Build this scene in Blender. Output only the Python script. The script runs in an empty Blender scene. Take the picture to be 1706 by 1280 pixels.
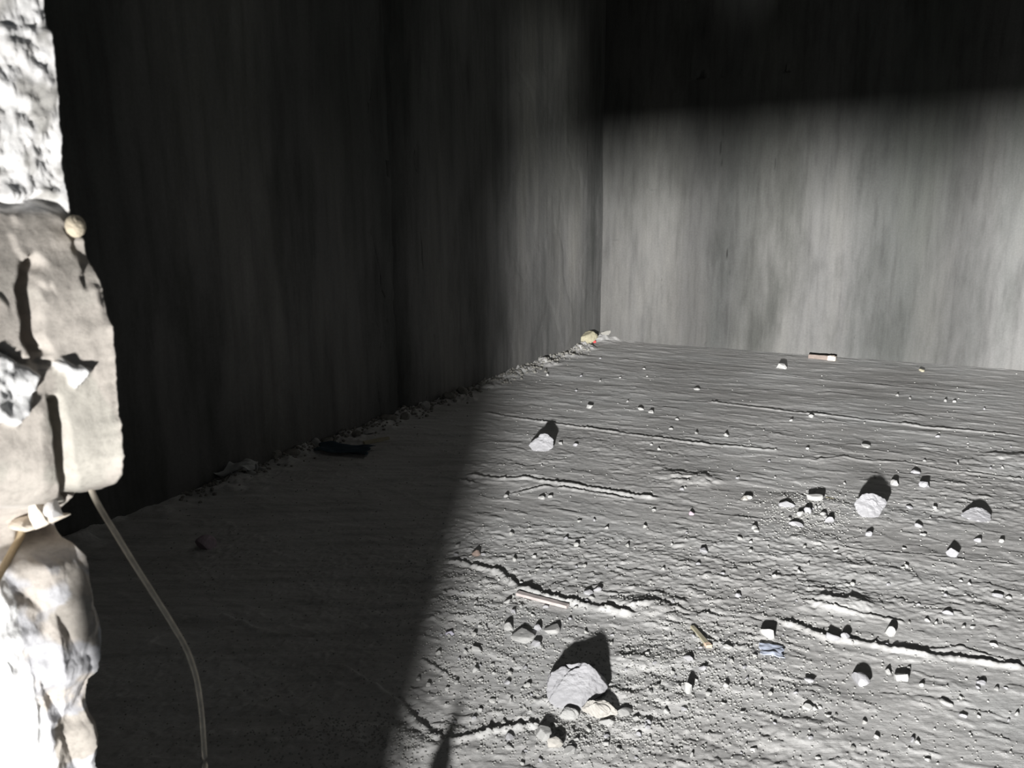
import bpy, bmesh, math, random
import numpy as np
from mathutils import Vector, Matrix

SC = bpy.context.scene
COL = SC.collection

# ------------------------------------------------------------------ camera
PITCH, ROLL, FPX, CAMZ = math.radians(12.258), math.radians(-0.388), 1344.9, 1.5
F_ = np.array([0, math.cos(PITCH), -math.sin(PITCH)])
U0 = np.array([0, math.sin(PITCH), math.cos(PITCH)])
R0 = np.array([1.0, 0, 0])
R_ = R0 * math.cos(ROLL) + U0 * math.sin(ROLL)
U_ = -R0 * math.sin(ROLL) + U0 * math.cos(ROLL)
cd = bpy.data.cameras.new('camera')
cam = bpy.data.objects.new('camera', cd)
COL.objects.link(cam)
cd.sensor_fit = 'HORIZONTAL'
cd.sensor_width = 36.0
cd.lens = 36.0 * FPX / 1706.0
cd.clip_start = 0.02
cam.matrix_world = Matrix(((R_[0], U_[0], -F_[0], 0), (R_[1], U_[1], -F_[1], 0),
                           (R_[2], U_[2], -F_[2], CAMZ), (0, 0, 0, 1)))
cd.dof.use_dof = True
cd.dof.focus_distance = 4.0
cd.dof.aperture_fstop = 13.0
SC.camera = cam

# ------------------------------------------------------------------ room frame
AZ = math.radians(28.08)                                   # direction of the left wall
UX, UY = math.sin(AZ), math.cos(AZ)                        # u: into the depth of the room
VX, VY = math.cos(AZ), -math.sin(AZ)                       # v: along the back wall to the right
CX, CY = 0.95, 9.59                                        # far floor corner
LAMP = (-0.466, -0.40, 0.80)                                # low work light standing outside the hole
JX, JY = -0.291, 0.614                                      # inner edge of the broken jamb

# ------------------------------------------------------------------ world, light, exposure
w = bpy.data.worlds.new('world')
SC.world = w
w.use_nodes = True
bg = w.node_tree.nodes['Background']
bg.inputs[0].default_value = (0.80, 0.90, 1.0, 1)
bg.inputs[1].default_value = 0.075
ld = bpy.data.lights.new('work_light', 'SPOT')
ld.energy = 152.0
ld.spot_size = math.radians(112)
ld.spot_blend = 1.0
ld.color = (1.0, 0.985, 0.96)
ld.shadow_soft_size = 0.055
ld.use_nodes = True
lt = ld.node_tree
em = [n for n in lt.nodes if n.type == 'EMISSION'][0]
fo = lt.nodes.new('ShaderNodeLightFalloff')
fo.inputs['Strength'].default_value = 1.0
lt.links.new(fo.outputs['Constant'], em.inputs['Strength'])
lo = bpy.data.objects.new('work_light', ld)
lo.location = LAMP
lo.rotation_euler = (math.radians(90 + 9), 0, -math.radians(36))
COL.objects.link(lo)
SC.view_settings.view_transform = 'Standard'
SC.view_settings.look = 'None'
SC.view_settings.gamma = 1.0
SC.view_settings.use_curve_mapping = False
SC.view_settings.exposure = 0.0


# ------------------------------------------------------------------ helpers
def ray(px, py):
    return F_ + R_ * (px - 853.0) / FPX - U_ * (py - 640.0) / FPX


def G(px, py):
    """the spot on the floor seen at this point of the photograph"""
    d = ray(px, py)
    t = -CAMZ / d[2]
    return d[0] * t, d[1] * t


def project(X, Y, Z):
    d = np.stack([X, Y, Z - CAMZ], -1)
    f = d @ F_
    return 853.0 + FPX * (d @ R_) / f, 640.0 - FPX * (d @ U_) / f


def at_depth(px, py, y):
    d = ray(px, py)
    return Vector((d[0] / d[1] * y, y, CAMZ + d[2] / d[1] * y))


def tag(o, label=None, cat=None, group=None, kind=None):
    if label: o['label'] = label
    if cat: o['category'] = cat
    if group: o['group'] = group
    if kind: o['kind'] = kind
    return o


def link(name, me, mat=None, parent=None):
    o = bpy.data.objects.new(name, me)
    COL.objects.link(o)
    if mat is not None and not me.materials:
        me.materials.append(mat)
    if parent is not None:
        o.parent = parent
    return o


def grid_mesh(name, P, smooth=True):
    """P: (rows, cols, 3) array -> mesh"""
    r, c = P.shape[:2]
    me = bpy.data.meshes.new(name)
    idx = np.arange(r * c).reshape(r, c)
    q = np.stack([idx[:-1, :-1], idx[:-1, 1:], idx[1:, 1:], idx[1:, :-1]], -1).reshape(-1, 4)
    me.vertices.add(r * c)
    me.vertices.foreach_set('co', P.reshape(-1).astype(np.float32))
    n = len(q)
    me.loops.add(n * 4)
    me.loops.foreach_set('vertex_index', q.reshape(-1).astype(np.int32))
    me.polygons.add(n)
    me.polygons.foreach_set('loop_start', (np.arange(n) * 4).astype(np.int32))
    me.polygons.foreach_set('loop_total', np.full(n, 4, np.int32))
    me.polygons.foreach_set('use_smooth', np.full(n, smooth, bool))
    me.update(calc_edges=True)
    me.validate()
    return me


def ease(a, b, x):
    t = np.clip((x - a) / (b - a), 0, 1)
    return t * t * (3 - 2 * t)


def perlin(x, y, seed=0):
    rs = np.random.RandomState(seed)
    perm = rs.permutation(1024)
    ang = rs.rand(1024) * 2 * np.pi
    gx, gy = np.cos(ang), np.sin(ang)
    xi, yi = np.floor(x).astype(np.int64), np.floor(y).astype(np.int64)
    xf, yf = x - xi, y - yi
    sx, sy = xf * xf * xf * (xf * (xf * 6 - 15) + 10), yf * yf * yf * (yf * (yf * 6 - 15) + 10)

    def g(ix, iy, dx, dy):
        h = perm[(perm[ix & 1023] + iy) & 1023]
        return gx[h] * dx + gy[h] * dy
    a = g(xi, yi, xf, yf); b = g(xi + 1, yi, xf - 1, yf)
    c = g(xi, yi + 1, xf, yf - 1); d = g(xi + 1, yi + 1, xf - 1, yf - 1)
    return (a + sx * (b - a) + sy * (c + sx * (d - c) - (a + sx * (b - a)))) * 1.5


def fbm(x, y, octaves=4, seed=0, gain=0.5):
    v, a = 0, 1.0
    for i in range(octaves):
        v = v + a * perlin(x * 2 ** i + 17.3 * i, y * 2 ** i - 9.1 * i, seed + i)
        a *= gain
    return v


def polydist(x, y, pts):
    """distance to a polyline, signed side (+ = right of travel) and share of its length"""
    best = np.full(x.shape, 1e9); side = np.zeros(x.shape); along = np.zeros(x.shape)
    L = [0]
    for (x0, y0), (x1, y1) in zip(pts[:-1], pts[1:]):
        L.append(L[-1] + math.hypot(x1 - x0, y1 - y0))
    for k, ((x0, y0), (x1, y1)) in enumerate(zip(pts[:-1], pts[1:])):
        dx, dy = x1 - x0, y1 - y0
        l2 = dx * dx + dy * dy
        t = np.clip(((x - x0) * dx + (y - y0) * dy) / l2, 0, 1)
        d = np.hypot(x - x0 - t * dx, y - y0 - t * dy)
        m = d < best
        s = np.sign((x - x0) * dy - (y - y0) * dx)
        best = np.where(m, d, best); side = np.where(m, s, side)
        along = np.where(m, (L[k] + t * math.sqrt(l2)) / L[-1], along)
    return best, side, along


# ------------------------------------------------------------------ materials
class NT:
    def __init__(self, name):
        self.m = bpy.data.materials.new(name)
        self.m.use_nodes = True
        self.t = self.m.node_tree
        self.b = self.t.nodes['Principled BSDF']
        self.b.inputs['Specular IOR Level'].default_value = 0.15
        self.b.inputs['Roughness'].default_value = 0.9

    def n(self, typ, **kw):
        x = self.t.nodes.new(typ)
        for k, v in kw.items():
            setattr(x, k, v)
        return x

    def l(self, a, b):
        self.t.links.new(a, b)

    def coords(self, scale=(1, 1, 1), rot=(0, 0, 0), kind='Object'):
        tc = self.n('ShaderNodeTexCoord')
        mp = self.n('ShaderNodeMapping')
        mp.inputs['Scale'].default_value = scale
        mp.inputs['Rotation'].default_value = rot
        self.l(tc.outputs[kind], mp.inputs['Vector'])
        return mp.outputs['Vector']

    def noise(self, vec, scale, detail=4, rough=0.55):
        x = self.n('ShaderNodeTexNoise')
        x.inputs['Scale'].default_value = scale
        x.inputs['Detail'].default_value = detail
        x.inputs['Roughness'].default_value = rough
        self.l(vec, x.inputs['Vector'])
        return x.outputs['Fac']

    def ramp(self, fac, stops):
        r = self.n('ShaderNodeValToRGB')
        e = r.color_ramp.elements
        while len(e) < len(stops):
            e.new(0.5)
        for i, (p, c) in enumerate(stops):
            e[i].position = p
            e[i].color = (*c, 1) if len(c) == 3 else c
        self.l(fac, r.inputs['Fac'])
        return r.outputs['Color']

    def mix(self, a, b, fac=1.0, mode='MULTIPLY'):
        x = self.n('ShaderNodeMix', data_type='RGBA', blend_type=mode)
        if isinstance(fac, (int, float)):
            x.inputs[0].default_value = fac
        else:
            self.l(fac, x.inputs[0])
        for s, v in ((6, a), (7, b)):
            if isinstance(v, tuple):
                x.inputs[s].default_value = (*v, 1)
            else:
                self.l(v, x.inputs[s])
        return x.outputs[2]

    def bump(self, h, strength, dist, prev=None):
        x = self.n('ShaderNodeBump')
        x.inputs['Strength'].default_value = strength
        x.inputs['Distance'].default_value = dist
        self.l(h, x.inputs['Height'])
        if prev is not None:
            self.l(prev, x.inputs['Normal'])
        return x.outputs['Normal']

    def done(self, color, normal=None):
        if isinstance(color, tuple):
            self.b.inputs['Base Color'].default_value = (*color, 1)
        else:
            self.l(color, self.b.inputs['Base Color'])
        if normal is not None:
            self.l(normal, self.b.inputs['Normal'])
        return self.m


def g3(v, tint=(1, 1, 1)):
    return tuple(v * t for t in tint)


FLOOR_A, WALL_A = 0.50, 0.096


def mat_floor():
    k = NT('dusty_concrete_floor')
    c = k.coords((1, 1, 1), (0, 0, AZ))                     # rotates into the room frame
    streak = k.coords((0.55, 5.0, 1), (0, 0, AZ))
    n1 = k.noise(c, 1.1, 4)
    n2 = k.noise(streak, 3.0, 6, 0.65)
    n3 = k.noise(c, 70.0, 4, 0.7)
    base = k.ramp(n1, [(0.30, g3(FLOOR_A * .82, (1.0, .985, .97))), (0.50, g3(FLOOR_A, (1, .995, .985))),
                       (0.72, g3(FLOOR_A * 1.14, (.99, 1.0, 1.0)))])
    st = k.ramp(n2, [(0.30, g3(.72)), (0.50, g3(.95)), (0.70, g3(1.1))])
    fi = k.ramp(n3, [(0.25, g3(.80)), (0.5, g3(1.0)), (0.75, g3(1.08))])
    col = k.mix(k.mix(base, st), fi)
    nb = k.bump(k.noise(streak, 11.0, 6, 0.7), 0.45, 0.004)
    nb = k.bump(k.noise(c, 90.0, 5, 0.75), 0.5, 0.0026, nb)
    return k.done(col, nb)


def mat_wall(name, bright, rot, seed):
    """stained board-marked concrete; object space: x along the wall, z up"""
    k = NT(name)
    k.b.inputs['Specular IOR Level'].default_value = 0.05
    c = k.coords((1, 1, 1))
    tc = k.coords((1.0, 1, 0.10))
    mp2 = mp2_ = k.coords((1.0, 1, 0.30))
    streak_wide = k.noise(tc, 1.55, 3, 0.5)
    streak_fine = k.noise(tc, 15.0, 5, 0.6)
    bands = None  # fixed column tones; the brighter right end paints in stronger light
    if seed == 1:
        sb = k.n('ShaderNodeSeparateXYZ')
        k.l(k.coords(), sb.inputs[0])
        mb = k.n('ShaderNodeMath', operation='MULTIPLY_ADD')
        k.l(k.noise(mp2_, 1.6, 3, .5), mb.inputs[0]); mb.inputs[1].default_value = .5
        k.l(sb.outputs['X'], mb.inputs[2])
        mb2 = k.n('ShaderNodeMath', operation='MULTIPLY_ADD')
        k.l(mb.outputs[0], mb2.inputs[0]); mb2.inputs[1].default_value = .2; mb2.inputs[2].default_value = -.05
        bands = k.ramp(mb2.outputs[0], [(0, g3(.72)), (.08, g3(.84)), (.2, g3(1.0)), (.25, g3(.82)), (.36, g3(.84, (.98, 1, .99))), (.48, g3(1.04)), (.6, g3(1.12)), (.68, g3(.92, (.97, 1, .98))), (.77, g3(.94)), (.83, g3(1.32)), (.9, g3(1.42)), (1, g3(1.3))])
    blotch = k.noise(mp2, 2.4, 5, 0.6)
    weave = k.noise(c, 55.0, 4, 0.7)
    a = bright
    lo_w = .60 if seed == 2 else .84
    col = k.ramp(streak_wide, [(0.34, g3(a * lo_w, (.98, 1, .98))), (0.50, g3(a * .95, (1, .995, .985))), (0.64, g3(a * (1.20 if seed == 2 else 1.05), (1, .99, .96)))])
    col = k.mix(col, k.ramp(streak_fine, [(0.25, g3(.72)), (0.5, g3(.98)), (0.75, g3(1.12))]))
    col = k.mix(col, k.ramp(blotch, [(0.30, g3(.58, (1, 1.02, 1))), (0.50, g3(.96)), (0.70, g3(1.14, (1, .99, .97)))]))
    col = k.mix(col, k.ramp(weave, [(0.3, g3(.9)), (0.7, g3(1.06))]))
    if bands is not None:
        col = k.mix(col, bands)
    # upper wall colour darkened to paint in the fading top edge of the light
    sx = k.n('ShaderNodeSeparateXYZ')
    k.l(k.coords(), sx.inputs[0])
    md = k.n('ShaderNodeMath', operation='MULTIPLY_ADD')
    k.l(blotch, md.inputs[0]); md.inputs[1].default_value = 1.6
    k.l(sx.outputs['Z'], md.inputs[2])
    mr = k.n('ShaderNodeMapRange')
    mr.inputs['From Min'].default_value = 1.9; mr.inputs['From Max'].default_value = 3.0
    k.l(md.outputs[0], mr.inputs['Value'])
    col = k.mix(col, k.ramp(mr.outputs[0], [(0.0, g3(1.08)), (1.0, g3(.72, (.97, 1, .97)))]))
    nb = k.bump(weave, 0.35, 0.004)
    nb = k.bump(k.noise(c, 9.0, 4, 0.6), 0.4, 0.01, nb)
    return k.done(col, nb)


def mat_plain(name, col, var=0.12, scale=30.0, bump=0.4, dist=0.002, rough=0.9):
    k = NT(name)
    k.b.inputs['Roughness'].default_value = rough
    c = k.coords()
    n = k.noise(c, scale, 5, 0.65)
    cc = k.mix(k.ramp(n, [(0.3, g3(1 - var)), (0.7, g3(1 + var * .6))]), col)
    return k.done(cc, k.bump(n, bump, dist))


def mat_attr(name, scale, bump, dist):
    """broken masonry: patch colours stored per vertex"""
    k = NT(name)
    a = k.n('ShaderNodeAttribute', attribute_name='masonry')
    c = k.coords()
    n = k.noise(c, scale, 6, 0.7)
    n2 = k.noise(c, scale * .22, 4, 0.6)
    col = k.mix(a.outputs['Color'], k.ramp(n, [(0.3, g3(.80)), (0.5, g3(1.0)), (0.7, g3(1.08))]))
    col = k.mix(col, k.ramp(n2, [(0.3, g3(.86)), (0.65, g3(1.06))]))
    return k.done(col, k.bump(n, bump, dist))


M = {}
M['floor'] = mat_floor()
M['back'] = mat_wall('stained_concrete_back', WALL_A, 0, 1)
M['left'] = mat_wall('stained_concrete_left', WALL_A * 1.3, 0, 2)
M['raw'] = mat_plain('raw_concrete', (.18, .178, .17), .2, 8.0, .5, .01)
M['dull'] = mat_plain('dull_plaster', (.18, .18, .172), .15, 40.0, .3, .0015)
M['blocker'] = mat_plain('blocker_dark', (.035, .033, .03), .2, 20.0, .4, .003)  # near black so the added light blocker bounces little light
M['jamb'] = mat_attr('broken_masonry', 160.0, .5, .0016)
M['white'] = mat_plain('white_chunk', (.305, .305, .32), .06, 22.0, .25, .002)
M['pale'] = mat_plain('pale_chunk', (.335, .335, .33), .08, 40.0, .3, .0015)
M['grey'] = mat_plain('grey_chunk', (.34, .34, .335), .10, 40.0, .3, .0015)
M['cream'] = mat_plain('cream_mortar', (.39, .375, .35), .18, 35.0, .6, .003)
M['flake'] = mat_plain('cream_flake', (.78, .70, .60), .1, 60.0, .4, .001)
M['lime'] = mat_plain('lime_mortar', (.82, .81, .80), .08, 60.0, .4, .001)
M['grit'] = mat_plain('gravel_grit', (.35, .35, .34), .12, 60.0, .2, .001)
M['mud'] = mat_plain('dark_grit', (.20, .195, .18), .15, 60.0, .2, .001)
M['timber'] = mat_plain('brown_timber', (.18, .148, .132), .2, 25.0, .3, .001)
M['sawn'] = mat_plain('sawn_end', (.72, .64, .55), .08, 60.0, .2, .0005)
M['lath'] = mat_plain('pinkish_lath', (.43, .385, .375), .12, 40.0, .3, .001)
M['straw'] = mat_plain('yellow_splinter', (.36, .335, .25), .12, 60.0, .2, .0005)
M['orange'] = mat_plain('fresh_split_wood', (.55, .42, .32), .08, 60.0, .2, .0005)
M['paper'] = mat_plain('blue_scrap', (.42, .46, .56), .06, 60.0, .15, .0005)
M['rag'] = mat_plain('grey_rag', (.42, .43, .43), .15, 40.0, .3, .001)
M['blue'] = mat_plain('dull_blue_film', (.045, .07, .09), .15, 40.0, .2, .001, .6)
M['red'] = mat_plain('red_scrap', (.55, .06, .06), .1, 80.0, .1, .0005, .6)
M['brick'] = mat_plain('brick_red', (.25, .195, .17), .15, 80.0, .3, .0008)
M['lilac'] = mat_plain('mauve_stone', (.34, .28, .32), .15, 60.0, .3, .001)
M['wire'] = mat_plain('rusty_cable', (.72, .65, .54), .25, 90.0, .4, .0006, .7)
M['blocker_rust'] = mat_plain('blocker_bar_rust', (.20, .13, .09), .25, 90.0, .4, .0008, .7)
M['twig'] = mat_plain('dark_twig', (.10, .085, .07), .2, 90.0, .3, .0006)


# ------------------------------------------------------------------ floor
def floor_height(X, Y):
    s = (X - CX) * VX + (Y - CY) * VY                       # along the back wall
    d = (CX - X) * UX + (CY - Y) * UY                       # distance from the back wall
    z = 0.0030 * fbm(s * .8, d * 3.2, 3, 3) + 0.0007 * fbm(s * 9, d * 22, 3, 11)
    # crusts and flakes lifted a few millimetres, torn along the casting direction
    t = fbm(s * 2.1, d * 5.5, 4, 21)
    z = z + 0.0015 * ease(.16, .21, t) + 0.0011 * ease(-.22, -.18, t)
    t2 = fbm(s * 5.0 + 40, d * 12.0, 3, 31)
    z = z + 0.0026 * ease(.40, .46, t2)
    near = ease(7.2, 3.4, Y) * (0.35 + ease(-.25, .35, fbm(X * .9, Y * 1.1, 2, 45)))
    b = fbm(X * 30, Y * 34, 3, 51)
    z = z + near * 0.0016 * ease(.14, .24, b)
    b2 = fbm(X * 13, Y * 15, 3, 55)
    z = z + near * 0.0024 * ease(.40, .46, b2)
    wob = 0.016 * fbm(s * 2.2, d * .4, 3, 61) + 0.007 * fbm(s * 14, d * 3, 3, 62)
    for pts, h, wd in SEAMS:
        q = [G(*p) for p in pts]
        x0, x1 = min(p[0] for p in q) - .3, max(p[0] for p in q) + .3
        y0, y1 = min(p[1] for p in q) - .3, max(p[1] for p in q) + .3
        h, wd = h * .85, wd * .72
        m = (X > x0) & (X < x1) & (Y > y0) & (Y < y1)
        dd, sd, al = polydist(X[m], Y[m] + wob[m], q)
        amp = h * ease(0, .06, al) * ease(1, .94, al) * (0.72 + 0.45 * perlin(al * 14, al * 0 + h * 997, 7) + 0.30 * perlin(al * 70, al * 0 + h * 531, 8))
        k = np.clip(1 - dd / wd, 0, 1)
        prof = np.where(sd > 0, ease(0, 1, k), ease(0, .35, np.clip(1 - dd / (wd * .7), 0, 1)))  # soft lip, steep back
        z[m] += amp * prof
        z[m] += -0.45 * amp * np.exp(-((dd - wd * 1.4) / (wd * .8)) ** 2) * (sd < 0)
    for px, py, rx, ry, h in MOUNDS:
        cx, cy = G(px, py)
        e = ((X - cx) / rx) ** 2 + ((Y - cy) / ry) ** 2
        m = e < 6
        n = fbm((X[m] - cx) * 16, (Y[m] - cy) * 16, 3, int(px))
        z[m] += h * .55 * np.clip(np.exp(-e[m] * .8) * (1 + .9 * n), 0, .62)
    # rubble banked along the foot of the left wall
    sl = s
    k = ease(.42, .04, sl + .16 * fbm(d * 3, sl * 3, 3, 71))
    z = z + k * (0.030 + 0.05 * np.abs(fbm(d * 7, sl * 9, 4, 72)))
    # heap in the far corner
    e = (s / .45) ** 2 + (d / .30) ** 2
    z = z + 0.10 * np.exp(-e) * (1 + .5 * fbm(s * 9, d * 9, 3, 81))
    k = ease(.10, .0, d + .04 * fbm(s * 4, d, 3, 73))
    return z + k * .012


SEAMS = [
    ([(1010, 596), (1120, 609), (1250, 622), (1380, 634), (1504, 646), (1600, 654), (1706, 662)], .007, .030),
    ([(1165, 668), (1250, 679), (1350, 690), (1464, 703), (1560, 714), (1640, 721), (1720, 729)], .013, .034),
    ([(800, 688), (871, 699), (980, 714), (1070, 728), (1180, 742), (1310, 752)], .013, .032),
    ([(1350, 770), (1405, 763), (1448, 770), (1507, 771), (1571, 784), (1651, 793), (1720, 802)], .007, .028),
    ([(770, 791), (830, 799), (880, 797), (905, 803), (960, 811), (1020, 820), (1100, 832)], .016, .036),
    ([(850, 824), (905, 812), (960, 818), (1060, 833)], .010, .03),
    ([(1090, 851), (1180, 858), (1290, 866), (1340, 872)], .004, .022),
    ([(735, 934), (790, 946), (828, 955), (862, 984), (912, 998), (1010, 1018), (1060, 1030)], .019, .036),
    ([(1000, 1018), (1090, 1010), (1150, 1022), (1250, 1032)], .006, .025),
    ([(1292, 1036), (1340, 1048), (1380, 1066), (1440, 1075), (1520, 1091), (1600, 1098), (1720, 1117)], .016, .032),
    ([(1325, 1000), (1400, 1020), (1460, 1030), (1510, 1040)], .008, .022),
    ([(1510, 1086), (1600, 1078), (1690, 1106)], .006, .02),
    ([(560, 1108), (620, 1145), (660, 1172), (700, 1206), (738, 1234)], .014, .028),
    ([(700, 1100), (730, 1118), (757, 1134)], .008, .018),
    ([(738, 1236), (800, 1226), (850, 1213), (900, 1209)], .018, .026),
    ([(1400, 915), (1520, 925), (1706, 945)], .004, .02),
    ([(1460, 1155), (1540, 1165), (1620, 1170)], .004, .02),
    ([(700, 795), (745, 796), (790, 806)], .012, .03),
    ([(300, 1040), (370, 1030), (430, 1052), (520, 1070)], .010, .03),
    ([(330, 1190), (420, 1182), (500, 1200)], .010, .025),
]
MOUNDS = [
    (1150, 797, .10, .10, .035), (1178, 801, .06, .06, .03), (1110, 792, .06, .06, .02),
    (1075, 1010, .10, .05, .040), (1098, 1022, .06, .05, .02),
    (1392, 1010, .10, .045, .040), (1360, 992, .06, .05, .022),
    (1510, 693, .09, .07, .025), (1700, 765, .14, .10, .035), (1370, 765, .12, .05, .016),
    (1055, 1105, .05, .04, .022), (1110, 1098, .10, .07, .022), (1085, 1165, .10, .06, .024),
    (1050, 1205, .08, .05, .020), (985, 1245, .12, .05, .016), (930, 1245, .08, .04, .014),
    (1120, 1130, .16, .10, .012), (740, 1015, .10, .08, .018), (770, 975, .10, .06, .018),
    (1350, 1160, .05, .04, .02), (1330, 1220, .10, .05, .018), (1560, 1155, .10, .05, .014),
    (640, 1240, .18, .05, .03), (560, 1235, .14, .06, .04), (690, 1265, .12, .04, .02),
    (930, 990, .12, .05, .018), (1130, 1035, .08, .05, .012), (1400, 950, .10, .06, .010),
    (830, 860, .08, .06, .010), (1640, 1020, .08, .05, .012), (1340, 833, .12, .10, .012),
]


def axis(segs):
    out = [segs[0][0]]
    for a, b, s0, s1 in segs:
        x = a
        while x < b - 1e-6:
            t = (x - a) / (b - a)
            x = min(b, x + s0 + (s1 - s0) * t)
            out.append(x)
    return np.array(out)


gx = axis([(-3.8, -1.4, .05, .009), (-1.4, 1.5, .0062, .0062), (1.5, 3.0, .0075, .011), (3.0, 5.6, .012, .02), (5.6, 9.4, .05, .15)])
gy = axis([(0.6, 1.85, .05, .006), (1.85, 3.4, .0055, .0075), (3.4, 6.0, .0085, .015), (6.0, 10.2, .017, .024)])
XX, YY = np.meshgrid(gx, gy)
ZZ = floor_height(XX, YY)
FLOOR_Z = ZZ


def floor_z(x, y):
    i = int(np.clip(np.searchsorted(gx, x), 1, len(gx) - 1)); j = int(np.clip(np.searchsorted(gy, y), 1, len(gy) - 1))
    return float(FLOOR_Z[j - 1:j + 1, i - 1:i + 1].mean())


fl = link('floor', grid_mesh('floor', np.stack([XX, YY, ZZ], -1)), M['floor'])
tag(fl, kind='structure')


# ------------------------------------------------------------------ walls
def room(s, d, z=0.0):
    """s along the back wall from the corner, d from the back wall towards the viewer"""
    return (CX + VX * s - UX * d, CY + VY * s - UY * d, z)


def place_wall(o, s, d, rz):
    o.location = room(s, d)
    o.rotation_euler = (0, 0, rz)


HGT = 4.6
# back wall: local x along v, local y into the wall
sx_ = axis([(-.3, 5.2, .02, .02), (5.2, 8.2, .1, .3)])
sz_ = axis([(-.15, 2.8, .02, .02), (2.8, HGT, .1, .2)])
A, Bz = np.meshgrid(sx_, sz_)
off = 0.006 * fbm(A * 1.2, Bz * .6, 4, 101) + 0.004 * ease(.05, .12, fbm(A * 1.4, Bz * 1.1, 3, 103))
off = off + 0.012 * ease(.10, .0, A + .05 * fbm(A * 2, Bz * 4, 4, 105)) * (A < .3)
off = off - 0.005 * ease(.06, -.02, Bz + .05 * fbm(A * 3, Bz, 3, 107))
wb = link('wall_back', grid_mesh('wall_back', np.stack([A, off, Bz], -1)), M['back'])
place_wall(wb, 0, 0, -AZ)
md = wb.modifiers.new('thickness', 'SOLIDIFY'); md.thickness = .2; md.offset = 1
tag(wb, kind='structure')
# left wall: local x along -u (towards the viewer)
sx_ = axis([(-.15, 3.85, .025, .02), (3.85, 4.45, .012, .012), (4.45, 9.1, .03, .06)])
A, Bz = np.meshgrid(sx_, sz_)
off = 0.007 * fbm(A * 1.1, Bz * .6, 4, 111) + 0.004 * ease(.05, .12, fbm(A * 1.6, Bz * .9, 3, 113))
jw = .055 + .01 * fbm(Bz * 1.5, A * 0, 2, 115)
groove = ease(jw + .03, jw, np.abs(A - 4.12 - .02 * perlin(Bz * .8, A * 0, 116)))
off = off - .07 * groove - .018 * (A > 4.12)
P = np.stack([A, off, Bz], -1)
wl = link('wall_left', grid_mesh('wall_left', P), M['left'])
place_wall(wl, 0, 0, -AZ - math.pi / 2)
md = wl.modifiers.new('thickness', 'SOLIDIFY'); md.thickness = .2; md.offset = -1
tag(wl, kind='structure')


def slab(name, corners, z0, z1, mat, cuts=0):
    bm = bmesh.new()
    lo_ = [bm.verts.new((x, y, z0)) for x, y in corners]
    hi_ = [bm.verts.new((x, y, z1)) for x, y in corners]
    bm.faces.new(lo_[::-1]); bm.faces.new(hi_)
    n = len(corners)
    for i in range(n):
        bm.faces.new((lo_[i], lo_[(i + 1) % n], hi_[(i + 1) % n], hi_[i]))
    bmesh.ops.recalc_face_normals(bm, faces=bm.faces)
    me = bpy.data.meshes.new(name); bm.to_mesh(me); bm.free()
    return link(name, me, mat)


def xy(s, d): return room(s, d)[:2]


DF = (CX - JX) * UX + (CY - JY) * UY                        # depth of the room to the inner face of the front wall
SJ = (JX - CX) * VX + (JY - CY) * VY                        # jamb edge measured along the front wall
tag(slab('ceiling', [xy(-.2, -.2), xy(8.2, -.2), xy(8.2, DF + .3), xy(-.2, DF + .3)], HGT, HGT + .2, M['raw']), kind='structure')
tag(slab('wall_right', [xy(8.0, -.2), xy(8.2, -.2), xy(8.2, DF), xy(8.0, DF)], -.1, HGT, M['raw']), kind='structure')

# ------------------------------------------------------------------ broken front wall (the jamb at the edge of the hole)
EDGE = [(-400, 70), (0, 72), (30, 76), (38, 84), (60, 88), (100, 92), (135, 96), (200, 99), (215, 104), (240, 102), (270, 103), (300, 108), (320, 113),
        (345, 115), (365, 119), (385, 128), (400, 141), (430, 144), (450, 157), (470, 168), (500, 174), (530, 180), (545, 190), (560, 189),
        (600, 194), (650, 196), (700, 200), (710, 204), (760, 207), (795, 206), (812, 200), (824, 187), (834, 172), (842, 155), (848, 134), (866, 122),
        (880, 112), (898, 100), (910, 96), (928, 99), (940, 108), (946, 128), (955, 140), (965, 150), (1000, 154), (1040, 160), (1075, 170), (1100, 174),
        (1140, 173), (1170, 168), (1186, 156), (1200, 152), (1236, 151), (1250, 156), (1262, 166), (1280, 172), (1340, 168), (1420, 164), (3000, 162)]
OUTER = [(-400, -.20), (0, -.17), (560, -.18), (640, -.19), (800, -.19), (880, -.17), (960, -.15), (1020, -.14), (1100, -.125), (1180, -.11), (1280, -.088), (1340, -.085), (1500, -.10), (3000, -.16)]

zr = axis([(-.1, .80, .05, .01), (.80, 1.78, .0024, .0024), (1.78, 2.2, .01, .05), (2.2, HGT, .1, .3)])
ew = np.array(EDGE, float); ow = np.array(OUTER, float)
# row of the photograph that each height on the inner edge falls in, then the edge position along the wall
_, row = project(np.full_like(zr, JX), np.full_like(zr, JY), zr)
rng = np.random.RandomState(4)
edge_px = np.interp(row, ew[:, 0], ew[:, 1]) + 1.8 * perlin(zr * 90, zr * 0, 201) + 1.8 * perlin(zr * 230, zr * 0, 202)
base_px = np.interp(row, [-400, 3000], [0, 0])
dv = np.zeros_like(zr)
for i in range(len(zr)):
    d = ray(edge_px[i], row[i])
    # the ray meets the plane of the inner face (through J, normal u)
    t = (JX * UX + JY * UY) / (d[0] * UX + d[1] * UY)
    dv[i] = (d[0] * t - JX) * VX + (d[1] * t - JY) * VY
DVE = float(np.median(dv[(row > 1150) & (row < 1270)]))
dv[zr < .985] = DVE
SPL = .38
T = -.53 * np.interp(row, ow[:, 0], ow[:, 1]) + ease(840, 900, row) * ( .004 * perlin(zr * 40, zr * 0, 203) + .003 * perlin(zr * 110, zr * 0, 204))
NT_ = 96
tt = np.linspace(0, 1, NT_) ** 1.0
TT = T[:, None] * tt[None, :]
ZG = np.repeat(zr[:, None], NT_, 1)
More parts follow.
